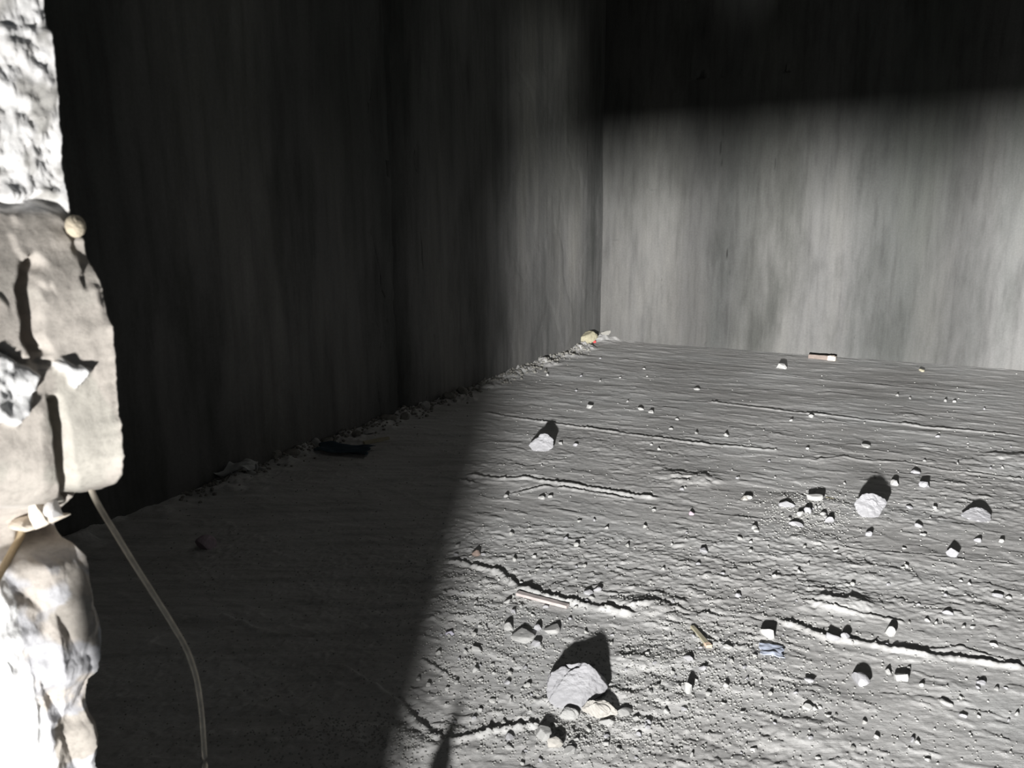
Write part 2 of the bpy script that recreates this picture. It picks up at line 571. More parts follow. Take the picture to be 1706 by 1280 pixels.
fine = (zr > .78) & (zr < 1.80)
ker = np.hanning(45); ker /= ker.sum()
dvs = dv.copy()
dvs[fine] = np.convolve(np.pad(dv[fine], 22, 'edge'), ker, 'valid')
blockrow = ease(340, 420, row) * ease(855, 800, row)
dvs = dvs * blockrow + (dv * .5 + dvs * .5) * (1 - blockrow)
DV = dvs[:, None] + (dv - dvs)[:, None] * np.exp(-TT / .010)
BX = JX + VX * (DV - SPL * TT) - UX * TT
BY = JY + VY * (DV - SPL * TT) - UY * TT
PX, PY = project(BX, BY, ZG)
inside = ease(0, .006, TT)                                   # silhouette edge stays where it is
rough_top = ease(350, 325, PY)
slabz = ease(345, 360, PY) * ease(850, 838, PY)
low = ease(905, 935, PY)
rel = rough_top * (0.0032 * fbm(TT * 60, ZG * 60, 5, 211, .6) - 0.0018 * ease(.15, .5, fbm(TT * 40, ZG * 30, 3, 212)))
rel = rel - .010 * np.exp(-((PY - 338 - 6 * np.sin(PX / 14)) / 9) ** 2) * ease(120, 100, PX)
rel = rel + slabz * (0.0012 * fbm(TT * 30, ZG * 22, 4, 213) + .003 * ease(.0, .25, fbm(TT * 26, ZG * 18, 4, 214)) * ease(545, 470, PY))


def groove_px(pts, wl_, wr_, depth):
    g = 0
    d, s, a = polydist(PY, PX, [(y, x) for x, y in pts])     # travel downwards
    s = np.where(PX > np.interp(PY, [p[1] for p in pts], [p[0] for p in pts]), 1, -1)
    k = np.where(s > 0, np.clip(1 - d / wr_, 0, 1), np.clip(1 - d / wl_, 0, 1))
    ends = ease(0, .1, a) * ease(1, .93, a)
    return -depth * ease(0, .8, k) * ends


jag = 5 * perlin(ZG * 60, ZG * 0, 215)
PXs = PX.copy(); PX = PX + jag
rel = rel + groove_px([(66, 425), (46, 450), (40, 485), (48, 525), (52, 565), (74, 602)], 16, 26, .016)
rel = rel + groove_px([(82, 655), (90, 690), (100, 725), (104, 770), (112, 815), (124, 842)], 14, 22, .016)
PX = PXs
rel = rel + groove_px([(-40, 560), (0, 582), (40, 604), (82, 606)], 8, 8, .0)
dH, _, _ = polydist(PX, PY, [(-60, 560), (0, 584), (40, 604), (84, 606)])
rel = rel - .007 * ease(8, 2, dH)
rel = rel + slabz * .006 * ease(105, 60, PX) * ease(640, 690, PY)
dn, _, _ = polydist(PX, PY, [(50, 440), (78, 600), (128, 850)])
# notch under the block
rel = rel - .022 * np.exp(-((PY - 893) / 26) ** 2) * ease(20, 70, PX)
# white lime mortar squeezed out of the joints
def inpoly(poly):
    c = np.zeros(PX.shape, bool)
    jx = PX + 4 * perlin(TT * 150, ZG * 150, 241); jy = PY + 4 * perlin(TT * 150 + 9, ZG * 150, 242)
    for (x0, y0), (x1, y1) in zip(poly, poly[1:] + poly[:1]):
        if y0 == y1: continue
        c ^= ((y0 > jy) != (y1 > jy)) & (jx < (x1 - x0) * (jy - y0) / (y1 - y0) + x0)
    d, _, _ = polydist(jx, jy, poly + poly[:1])
    return np.where(c, ease(0, 7, d), 0.0)


LIME = np.maximum(inpoly([(84, 606), (100, 597), (122, 607), (153, 609), (147, 628), (136, 640), (122, 648), (112, 638), (104, 620), (88, 614)]),
                  inpoly([(-60, 560), (0, 582), (22, 594), (66, 624), (52, 655), (36, 690), (18, 712), (-5, 705), (-60, 760)]))
rel = rel + LIME * (.006 + .004 * fbm(TT * 70, ZG * 70, 4, 243))
# lower lump: flat broken facets
rs = np.random.RandomState(9)
fac = np.full(PX.shape, -9.0)
for i in range(16):
    cx_, cy_ = rs.uniform(-30, 180), rs.uniform(920, 1320)
    gx_, gy_ = rs.uniform(-.55, .55), rs.uniform(-.45, .45)
    fac = np.maximum(fac, .030 - .0006 * (np.abs((PX - cx_) * (1 + gx_) + (PY - cy_) * gy_) + .55 * np.abs(PY - cy_)))
rel = rel + low * (np.clip(fac, -.02, .05) * .36 + .0026 * fbm(TT * 45, ZG * 38, 4, 216))
rel = rel * inside - SPL * TT
# colours of the exposed materials, with some light and shade painted in
colr = np.zeros(PX.shape + (4,)); colr[..., 3] = 1


def paint(maskv, c):
    m = np.clip(maskv, 0, 1)[..., None]
    colr[..., :3] = colr[..., :3] * (1 - m) + np.array(c) * m


paint(np.ones(PX.shape), (.74, .73, .72))
nz = fbm(TT * 50, ZG * 45, 3, 221)
paint(rough_top * ease(-.1, .5, nz), (.82, .815, .81))
paint(rough_top * ease(.0, -.5, nz), (.44, .43, .41))
paint(slabz, (.455, .42, .382))
paint(slabz * ease(.1, .4, fbm(TT * 20, ZG * 14, 3, 222)) * ease(380, 600, PY), (.42, .40, .36))
paint(low, (.56, .56, .585))
paint(low * ease(.05, .3, fbm(TT * 18, ZG * 16, 3, 223) + .35 * np.exp(-((PX - 115) / 45) ** 2 - ((PY - 1030) / 55) ** 2)), (.50, .46, .42))
paint(ease(835, 850, PY) * ease(925, 905, PY), (.50, .46, .42))
paint(ease(.82, 1.0, TT / T[:, None]) * ease(500, 640, PY), (.82, .82, .82))
TANF = np.maximum(inpoly([(96, 940), (130, 942), (152, 958), (165, 1040), (172, 1082), (120, 1066), (72, 1036), (106, 986)]),
                  inpoly([(90, 1192), (120, 1184), (170, 1168), (170, 1240), (140, 1268), (85, 1285), (80, 1210)]))
paint(TANF * 1.3, (.40, .37, .335))  # tan facets; the shade of their tilt from the lamp is painted in
paint(low * .7 * ease(.05, .4, fbm(TT * 42, ZG * 30, 4, 229)) * (TANF < .5), (.36, .36, .38))
paint(inpoly([(-80, 900), (0, 930), (12, 965), (30, 1040), (50, 1120), (68, 1200), (86, 1290), (100, 1400), (-80, 1400)]) * 1.5, (.86, .86, .86))  # white plaster border, painted brighter to stand for blown-out light
paint(LIME * 1.4, (.72, .72, .72))
# columns: inner face (left part of the room side), reveal, outer face
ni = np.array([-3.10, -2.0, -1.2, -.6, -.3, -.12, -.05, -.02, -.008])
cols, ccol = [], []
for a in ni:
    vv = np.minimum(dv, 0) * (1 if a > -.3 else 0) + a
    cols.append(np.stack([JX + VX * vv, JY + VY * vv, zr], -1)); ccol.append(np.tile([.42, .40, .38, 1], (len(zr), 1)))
for j in range(NT_):
    vv = DV[:, j] + rel[:, j]
    cols.append(np.stack([JX + VX * vv - UX * TT[:, j], JY + VY * vv - UY * TT[:, j], zr], -1)); ccol.append(colr[:, j])
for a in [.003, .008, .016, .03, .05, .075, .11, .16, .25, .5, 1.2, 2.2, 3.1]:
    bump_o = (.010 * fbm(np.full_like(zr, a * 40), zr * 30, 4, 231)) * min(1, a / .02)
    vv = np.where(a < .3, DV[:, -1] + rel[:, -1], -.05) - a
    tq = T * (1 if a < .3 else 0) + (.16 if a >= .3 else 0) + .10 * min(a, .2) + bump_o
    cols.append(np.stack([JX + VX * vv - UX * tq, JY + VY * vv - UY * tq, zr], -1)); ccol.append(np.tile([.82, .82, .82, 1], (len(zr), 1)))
P = np.stack(cols, 1)
me = grid_mesh('wall_front', P)
ca = me.color_attributes.new('masonry', 'FLOAT_COLOR', 'POINT')
ca.data.foreach_set('color', np.stack(ccol, 1).reshape(-1).astype(np.float32))
wf = link('wall_front', me, M['jamb'])
tag(wf, kind='structure')


def jamb_point(px, py, t=0.0, out=0.0):
    """spot on the reveal seen at px,py"""
    i = int(np.argmin(np.abs(row - py)))
    j = int(np.argmin(np.abs(PX[i] - px)))
    v = DV[i, j] + rel[i, j] + out
    return Vector((JX + VX * v - UX * TT[i, j], JY + VY * v - UY * TT[i, j], zr[i]))


# ------------------------------------------------------------------ chunk makers
def chunk_mesh(name, size, seed, sub=3, planes=14, lo_=.50, hi_=.92, rough=.02, flat_bottom=.25, tilt=0.0):
    rs_ = np.random.RandomState(seed)
    bm = bmesh.new()
    bmesh.ops.create_icosphere(bm, subdivisions=sub, radius=1.0)
    V = np.array([v.co for v in bm.verts])
    for _ in range(planes):
        n = rs_.normal(size=3); n /= np.linalg.norm(n)
        dd = rs_.uniform(lo_, hi_)
        k = V @ n - dd
        V = V - np.where(k > 0, k, 0)[:, None] * n
    V = V * (1 + rough * fbm(V[:, 0] * 3 + V[:, 2] * 2, V[:, 1] * 3 - V[:, 2] * 2.3, 3, seed)[:, None])
    if tilt:
        c, s = math.cos(tilt), math.sin(tilt)
        V = V @ np.array([[c, 0, s], [0, 1, 0], [-s, 0, c]])
    zb = V[:, 2].min() + flat_bottom * (V[:, 2].max() - V[:, 2].min())
    V[:, 2] = np.maximum(V[:, 2], zb)
    mn, mx = V.min(0), V.max(0)
    V = (V - (mn + mx) / 2) / (mx - mn) * np.array(size)
    V[:, 2] += size[2] / 2
    for v, co in zip(bm.verts, V):
        v.co = co
    bmesh.ops.dissolve_degenerate(bm, edges=bm.edges, dist=1e-5)
    me = bpy.data.meshes.new(name)
    bm.to_mesh(me); bm.free()
    return me


def chunk(name, px, py, wpx, hpx, seed, mat, label, cat, dep=.75, rz=0.0, sub=3, minh=.3, **kw):
    """px,py: middle of the front foot of the thing; wpx,hpx: its size there"""
    x, y = G(px, py)
    dist = math.sqrt(x * x + y * y + CAMZ * CAMZ)
    sc = (x * F_[0] + y * F_[1] - CAMZ * F_[2]) / FPX
    wd = wpx * sc
    dp = wd * dep
    sn, cs = CAMZ / dist, math.hypot(x, y) / dist
    h = max((hpx * sc - .55 * dp * sn) / cs, minh * wd)
    L_ = math.hypot(x, y)
    cx, cy = x + x / L_ * dp * .42, y + y / L_ * dp * .42
    sw = (cx - CX) * VX + (cy - CY) * VY
    if sw < .5 * wd + .03:                                   # keep clear of the left wall
        cx += VX * (.5 * wd + .03 - sw); cy += VY * (.5 * wd + .03 - sw)
    o = link(name, chunk_mesh(name, (wd, dp, h), seed, sub=sub, **kw), mat)
    o.location = (cx, cy, floor_z(cx, cy) - .10 * h)
    o.rotation_euler = (0, 0, -math.atan2(x, y) + rz)
    tag(o, label, cat)
    return o


def bar_mesh(name, pts, rad, sides=8, closed_ends=True, radii=None):
    bm = bmesh.new()
    rings = []
    pts = [Vector(p) for p in pts]
    for i, p in enumerate(pts):
        d = (pts[min(i + 1, len(pts) - 1)] - pts[max(i - 1, 0)]).normalized()
        a = d.cross(Vector((0, 0, 1)))
        if a.length < .05: a = d.cross(Vector((1, 0, 0)))
        a.normalize(); b = d.cross(a)
        r = radii[i] if radii else rad
        rings.append([bm.verts.new(p + (a * math.cos(2 * math.pi * k / sides) + b * math.sin(2 * math.pi * k / sides)) * r) for k in range(sides)])
    for r0, r1 in zip(rings[:-1], rings[1:]):
        for k in range(sides):
            bm.faces.new((r0[k], r0[(k + 1) % sides], r1[(k + 1) % sides], r1[k])).smooth = True
    bm.faces.new(rings[0][::-1]); bm.faces.new(rings[-1])
    me = bpy.data.meshes.new(name); bm.to_mesh(me); bm.free()
    return me


def smooth_path(pts, n=6):
    P_ = [Vector(p) for p in pts]
    out = []
    for i in range(len(P_) - 1):
        p0, p1, p2, p3 = P_[max(i - 1, 0)], P_[i], P_[i + 1], P_[min(i + 2, len(P_) - 1)]
        for k in range(n):
            t = k / n
            out.append(.5 * (2 * p1 + (p2 - p0) * t + (2 * p0 - 5 * p1 + 4 * p2 - p3) * t * t + (3 * p1 - p0 - 3 * p2 + p3) * t ** 3))
    out.append(P_[-1])
    return out


def board_mesh(name, L, W, H, seed=0, taper=0.0):
    """a rough sawn stick along x, origin at the middle of its underside"""
    r = random.Random(seed)
    bm = bmesh.new()
    n = 8
    rings = []
    for i in range(n + 1):
        x = -L / 2 + L * i / n
        k = 1 - taper * i / n
        j = lambda: r.uniform(-.06, .06)
        ww, hh = W / 2 * k, H * (k if taper else 1)
        rings.append([bm.verts.new((x, -ww * (1 + j()), 0)), bm.verts.new((x, ww * (1 + j()), 0)),
                      bm.verts.new((x, ww * (1 + j()), hh * (1 + j()))), bm.verts.new((x, -ww * (1 + j()), hh * (1 + j())))])
    for a, b in zip(rings[:-1], rings[1:]):
        for k in range(4):
            bm.faces.new((a[k], a[(k + 1) % 4], b[(k + 1) % 4], b[k]))
    bm.faces.new(rings[0][::-1]); bm.faces.new(rings[-1])
    bmesh.ops.recalc_face_normals(bm, faces=bm.faces)
    bmesh.ops.bevel(bm, geom=[e for e in bm.edges if e.calc_face_angle(0) > .8], offset=min(W, H) * .08, segments=1, affect='EDGES')
    me = bpy.data.meshes.new(name); bm.to_mesh(me); bm.free()
    return me


def stick(name, p0, p1, W, H, mat, label, cat, seed=0, taper=0.0, lift=0.0):
    x0, y0 = G(*p0); x1, y1 = G(*p1)
    L = math.hypot(x1 - x0, y1 - y0)
    o = link(name, board_mesh(name, L, W, H, seed, taper), mat)
    mx, my = (x0 + x1) / 2, (y0 + y1) / 2
    za = max(floor_z(x0, y0), floor_z(x1, y1), floor_z(mx, my))
    o.location = (mx, my, za - .004 + lift)
    o.rotation_euler = (0, 0, math.atan2(y1 - y0, x1 - x0))
    tag(o, label, cat)
    return o, L


# ------------------------------------------------------------------ pieces held in the broken jamb (parts of it)
def jamb_chunk(name, px, py, wpx, hpx, thick, seed, mat, label=None, out=0.0, **kw):
    p = jamb_point(px, py)
    sc = (p.x * F_[0] + p.y * F_[1] + (p.z - CAMZ) * F_[2]) / FPX
    # seen at a slant: width along the reveal is foreshortened
    me = chunk_mesh(name, (wpx * sc * 1.25, thick, hpx * sc), seed, flat_bottom=0.02, **kw)
    o = link(name, me, mat, wf)
    o.location = p + Vector((VX, VY, 0)) * out - Vector((0, 0, hpx * sc / 2))
    o.rotation_euler = (0, 0, math.atan2(UY, UX))
    if label: o['label'] = label
    return o


jamb_chunk('mortar_flake', 48, 868, 22, 62, .012, 12, M['flake'], 'cream upright mortar flake', out=.012, planes=9, lo_=.25, hi_=.7)
jamb_chunk('mortar_flake', 68, 862, 22, 30, .012, 14, M['lime'], 'white mortar flake', out=.012, planes=9, lo_=.4, hi_=.8)
jamb_chunk('mortar_flake', 84, 893, 34, 16, .014, 15, M['flake'], 'cream mortar flake lying flat', out=.012, planes=9, lo_=.3, hi_=.8)
jamb_chunk('mortar_flake', 30, 895, 40, 26, .016, 16, M['flake'], None, out=.010, planes=9, lo_=.4, hi_=.8)
pe = link('pebble', chunk_mesh('pebble', (.014, .016, .017), 3, sub=4, planes=0, rough=.05, flat_bottom=0), mat_plain('tan_pebble', (.50, .44, .34), .1, 60, .2, .0008), wf)
pe.location = at_depth(128, 396, JY + .012)
pe['label'] = 'smooth tan pebble at the wall edge'

# ------------------------------------------------------------------ added light blocker with bent bars (below the view)
LV = Vector(LAMP)
uu, vv_ = Vector((UX, UY, 0)), Vector((VX, VY, 0))


def lp(d, s): return tuple((LV + uu * d + vv_ * s)[:2])


jl = Vector((JX + VX * DVE, JY + VY * DVE, 0)) - Vector((LAMP[0], LAMP[1], 0))
slope_s = (jl.dot(vv_)) / jl.dot(uu)                        # line from the lamp to the jamb edge, in (d, s)
DL = 0.80
blk = slab('blocker_ledge', [lp(-.25, .06), lp(0.0, .05), lp(DL, DL * -.30 + .03), lp(DL, 3.6), lp(-.25, 3.6)], .900, .985, M['blocker'])  # unseen slab added to cut off the lamp's upward light
bmt = bmesh.new(); bmt.from_mesh(blk.data)
q0, q1 = .70, DL  # added strip that stops lamp light leaking past the jamb
cs_ = [lp(q0, q0 * slope_s + .010), lp(q1, q1 * slope_s + .010), lp(q1, q1 * -.30 + .05), lp(q0, q0 * -.30 + .05)]
va = [bmt.verts.new((x, y, .90)) for x, y in cs_]; vb = [bmt.verts.new((x, y, 1.145)) for x, y in cs_]
bmt.faces.new(va[::-1]); bmt.faces.new(vb)
for i in range(4): bmt.faces.new((va[i], va[(i + 1) % 4], vb[(i + 1) % 4], vb[i]))
bmesh.ops.recalc_face_normals(bmt, faces=bmt.faces)
bmt.to_mesh(blk.data); bmt.free()
blk.name = 'blocker_part_1'
tag(blk, kind='structure')
blk_post = slab('blocker_part_2', [lp(-.25, 2.2), lp(DL, 2.2), lp(DL, 2.4), lp(-.25, 2.4)], -.1, .940, M['blocker'])  # unseen post added to carry the blocker slab
tag(blk_post, kind='structure')
for k, (az, z0, rr) in enumerate(((16.6, .70, .012), (27.6, .72, .011))):
    a = math.radians(az)
    dirv = Vector((math.sin(a), math.cos(a), 0))
    q = DL * .97 / dirv.dot(uu)
    p = Vector((LAMP[0], LAMP[1], 0)) + dirv * q
    o = link('blocker_bar', bar_mesh('blocker_bar', smooth_path([(0, 0, .95), (.004, 0, .85), (-.004, .003, .75), (.0, .0, z0)], 4), rr), M['blocker_rust'], blk)
    o.location = (p.x, p.y, 0)
x, y = -.255, 1.50
sp = link('concrete_shard', bar_mesh('concrete_shard', [(0, 0, -.03), (.004, 0, .08), (0, .004, .17), (.006, 0, .235)], .03, 6, radii=[.040, .036, .024, .006]), M['grey'])
sp.location = (x, y, 0)
tag(sp, 'pointed grey concrete shard whose thin spike shadow crosses the near floor ridge', 'rubble')

# ------------------------------------------------------------------ hanging cable and bent wire end
pts = [(150, 812, .640), (163, 840, .642), (190, 885, .645), (230, 950, .65), (262, 1000, .652), (290, 1045, .655), (312, 1085, .657),
       (327, 1130, .658), (335, 1180, .658), (339, 1230, .658), (342, 1290, .658), (343, 1400, .656), (341, 1560, .654)]
cb = link('cable', bar_mesh('cable', smooth_path([at_depth(*p) for p in pts], 5), .0024, 8), M['wire'])
tag(cb, 'thin dull brown cable drooping from under the broken wall block', 'cable')
pts = [jamb_point(px, py, out=.003) for px, py in ((4, 944), (18, 937), (34, 925), (46, 911), (53, 898), (56, 890))]
pts = [pts[0] + (pts[0] - pts[2]) * 1.5] + pts
cb = link('wire', bar_mesh('wire', smooth_path(pts, 5), .0032, 8), mat_plain('pink_wire', (.52, .42, 0.284), .15, 90, .3, .0006))
tag(cb, 'short pinkish bent wire end sticking out of the broken wall', 'wire')

# ------------------------------------------------------------------ large chunks on the floor
W_, Pl, Gy = M['white'], M['pale'], M['grey']


def hull_rock(name, base, pts, seed, mat, label, sub=3, rough=.004, freq=35, cleft=None):
    """pts: (px, py, depth behind the front foot); the solid is their hull, broken up a little"""
    bx, by = G(*base)
    bm = bmesh.new()
    for px, py, dy in pts:
        d = ray(px, py)
        t = (by + dy) / d[1]
        bm.verts.new((d[0] * t - bx, dy, max(CAMZ + d[2] * t, -.004)))
    r = bmesh.ops.convex_hull(bm, input=bm.verts)
    bmesh.ops.delete(bm, geom=[v for v in bm.verts if not v.link_faces], context='VERTS')
    bm.normal_update()
    C0 = sum((v.co for v in bm.verts), Vector()) / len(bm.verts)
    FN = np.array([f.normal[:] for f in bm.faces]); FD = np.array([f.normal.dot(f.verts[0].co - C0) for f in bm.faces])
    bm.clear()
    bmesh.ops.create_icosphere(bm, subdivisions=sub, radius=1.0)
    D = np.array([v.co[:] for v in bm.verts])
    dot = D @ FN.T
    rr = np.where(dot > 1e-6, FD[None, :] / np.maximum(dot, 1e-6), 1e9)
    soft = (np.sort(rr, 1)[:, :3] * np.array([.8, .13, .07])).sum(1)
    V = D * np.minimum(rr.min(1) * 1.04, soft)[:, None] + np.array(C0[:])
    N = D
    q = freq
    dsp = fbm(V[:, 0] * q + V[:, 2] * q * .35, (V[:, 2] + V[:, 1]) * q - V[:, 0] * q * .2, 4, seed, .55) * rough
    if cleft is not None:
        dsp = dsp + cleft(V)
    V = V + N * dsp[:, None]
    for v, co in zip(bm.verts, V):
        v.co = co
    me = bpy.data.meshes.new(name); bm.to_mesh(me); bm.free()
    o = link(name, me, mat)
    o.location = (bx, by, floor_z(bx, by + .05) - .004)
    return tag(o, label, 'rubble')


def cleft(V):
    x = V[:, 0] / np.abs(V[:, 0]).max(); z = V[:, 2] / V[:, 2].max()
    d, sd, al = polydist(x + .05 * fbm(x * 5, z * 5, 3, 6), z, [(.30, 1.15), (.05, .96), (-.28, .86), (-.48, .66), (-.66, .40)])
    front = ease(.16, .12, V[:, 1])
    return front * (-.020 * ease(.085, .02, d) * ease(1.0, .6, al) - .010 * (sd > 0) * ease(.5, .0, d) * ease(.03, .10, d))


hull_rock('concrete_boulder', (962, 1188), [
    (962, 1188, 0), (930, 1180, .02), (911, 1168, .03), (908, 1150, .06), (916, 1120, .10), (934, 1108, .12), (958, 1105, .12), (976, 1104, .11), (990, 1113, .10),
    (1002, 1132, .09), (1013, 1146, .09), (1009, 1153, .08), (985, 1163, .045), (972, 1181, .015),
    (1000, 1130, .20), (930, 1112, .22), (915, 1150, .21), (1008, 1150, .19), (975, 1107, .20), (920, 1150, .12), (970, 1150, .24)],
    27, W_, 'largest white concrete boulder with a split top casting a long shadow', sub=6, rough=.0030, freq=34, cleft=cleft)
chunk('mortar_crust', 1000, 1199, 64, 28, 31, M['cream'], 'lumpy cream mortar crust against the foot of the largest white boulder', 'rubble', dep=.5, sub=5, planes=6, rough=.14, flat_bottom=.3)
chunk('mortar_crust', 948, 1200, 34, 20, 33, Gy, 'dull grey crust at the left front of the largest boulder', 'rubble', dep=.6, sub=4, planes=8, rough=.1)
hull_rock('concrete_chunk', (903, 753), [
    (879, 742, .04), (889, 751, .01), (903, 753, 0), (915, 752, .01), (921, 745, .03), (922, 733, .07), (916, 726, .08), (908, 721, .09), (900, 725, .09), (896, 731, .07), (888, 735, .06),
    (915, 730, .16), (890, 738, .15), (905, 725, .16), (905, 742, .17)], 41, W_, 'pale jagged concrete chunk alone near the wall shadow edge', sub=5, rough=.007, freq=22)
hull_rock('concrete_chunk', (1450, 865), [
    (1448, 865, 0), (1432, 858, .02), (1424, 845, .05), (1423, 838, .07), (1437, 823, .10), (1454, 823, .10), (1466, 831, .09), (1477, 831, .09), (1478, 838, .08), (1469, 853, .04), (1462, 863, .01),
    (1437, 827, .19), (1470, 832, .18), (1430, 843, .18), (1470, 845, .17), (1455, 826, .20)], 102, W_, 'second largest white concrete chunk, rounded, beside a crumb cluster', sub=5, rough=.006, freq=24)
hull_rock('concrete_chunk', (1635, 872), [
    (1598, 858, .06), (1607, 865, .03), (1625, 869, .01), (1640, 872, 0), (1649, 871, .01), (1651, 860, .05), (1645, 851, .09), (1634, 846, .10), (1622, 846, .10), (1610, 851, .08),
    (1620, 850, .17), (1645, 853, .16), (1612, 857, .15), (1640, 862, .17)], 57, W_, 'flat wedge shaped white chunk at the right edge of the floor', sub=5, rough=.005, freq=24)

hull_rock('concrete_chunk', (872, 1073), [
    (851, 1059, .02), (853, 1066, .005), (876, 1073, 0), (888, 1067, .01), (891, 1057, .03), (870, 1045, .075), (884, 1052, .07), (858, 1052, .06), (881, 1062, .012), (852, 1060, .04), (870, 1050, .09)],
    61, Pl, 'angular pale chunk with grey top, biggest of the small group left of the boulder shadow', sub=5, rough=.0015, freq=40)

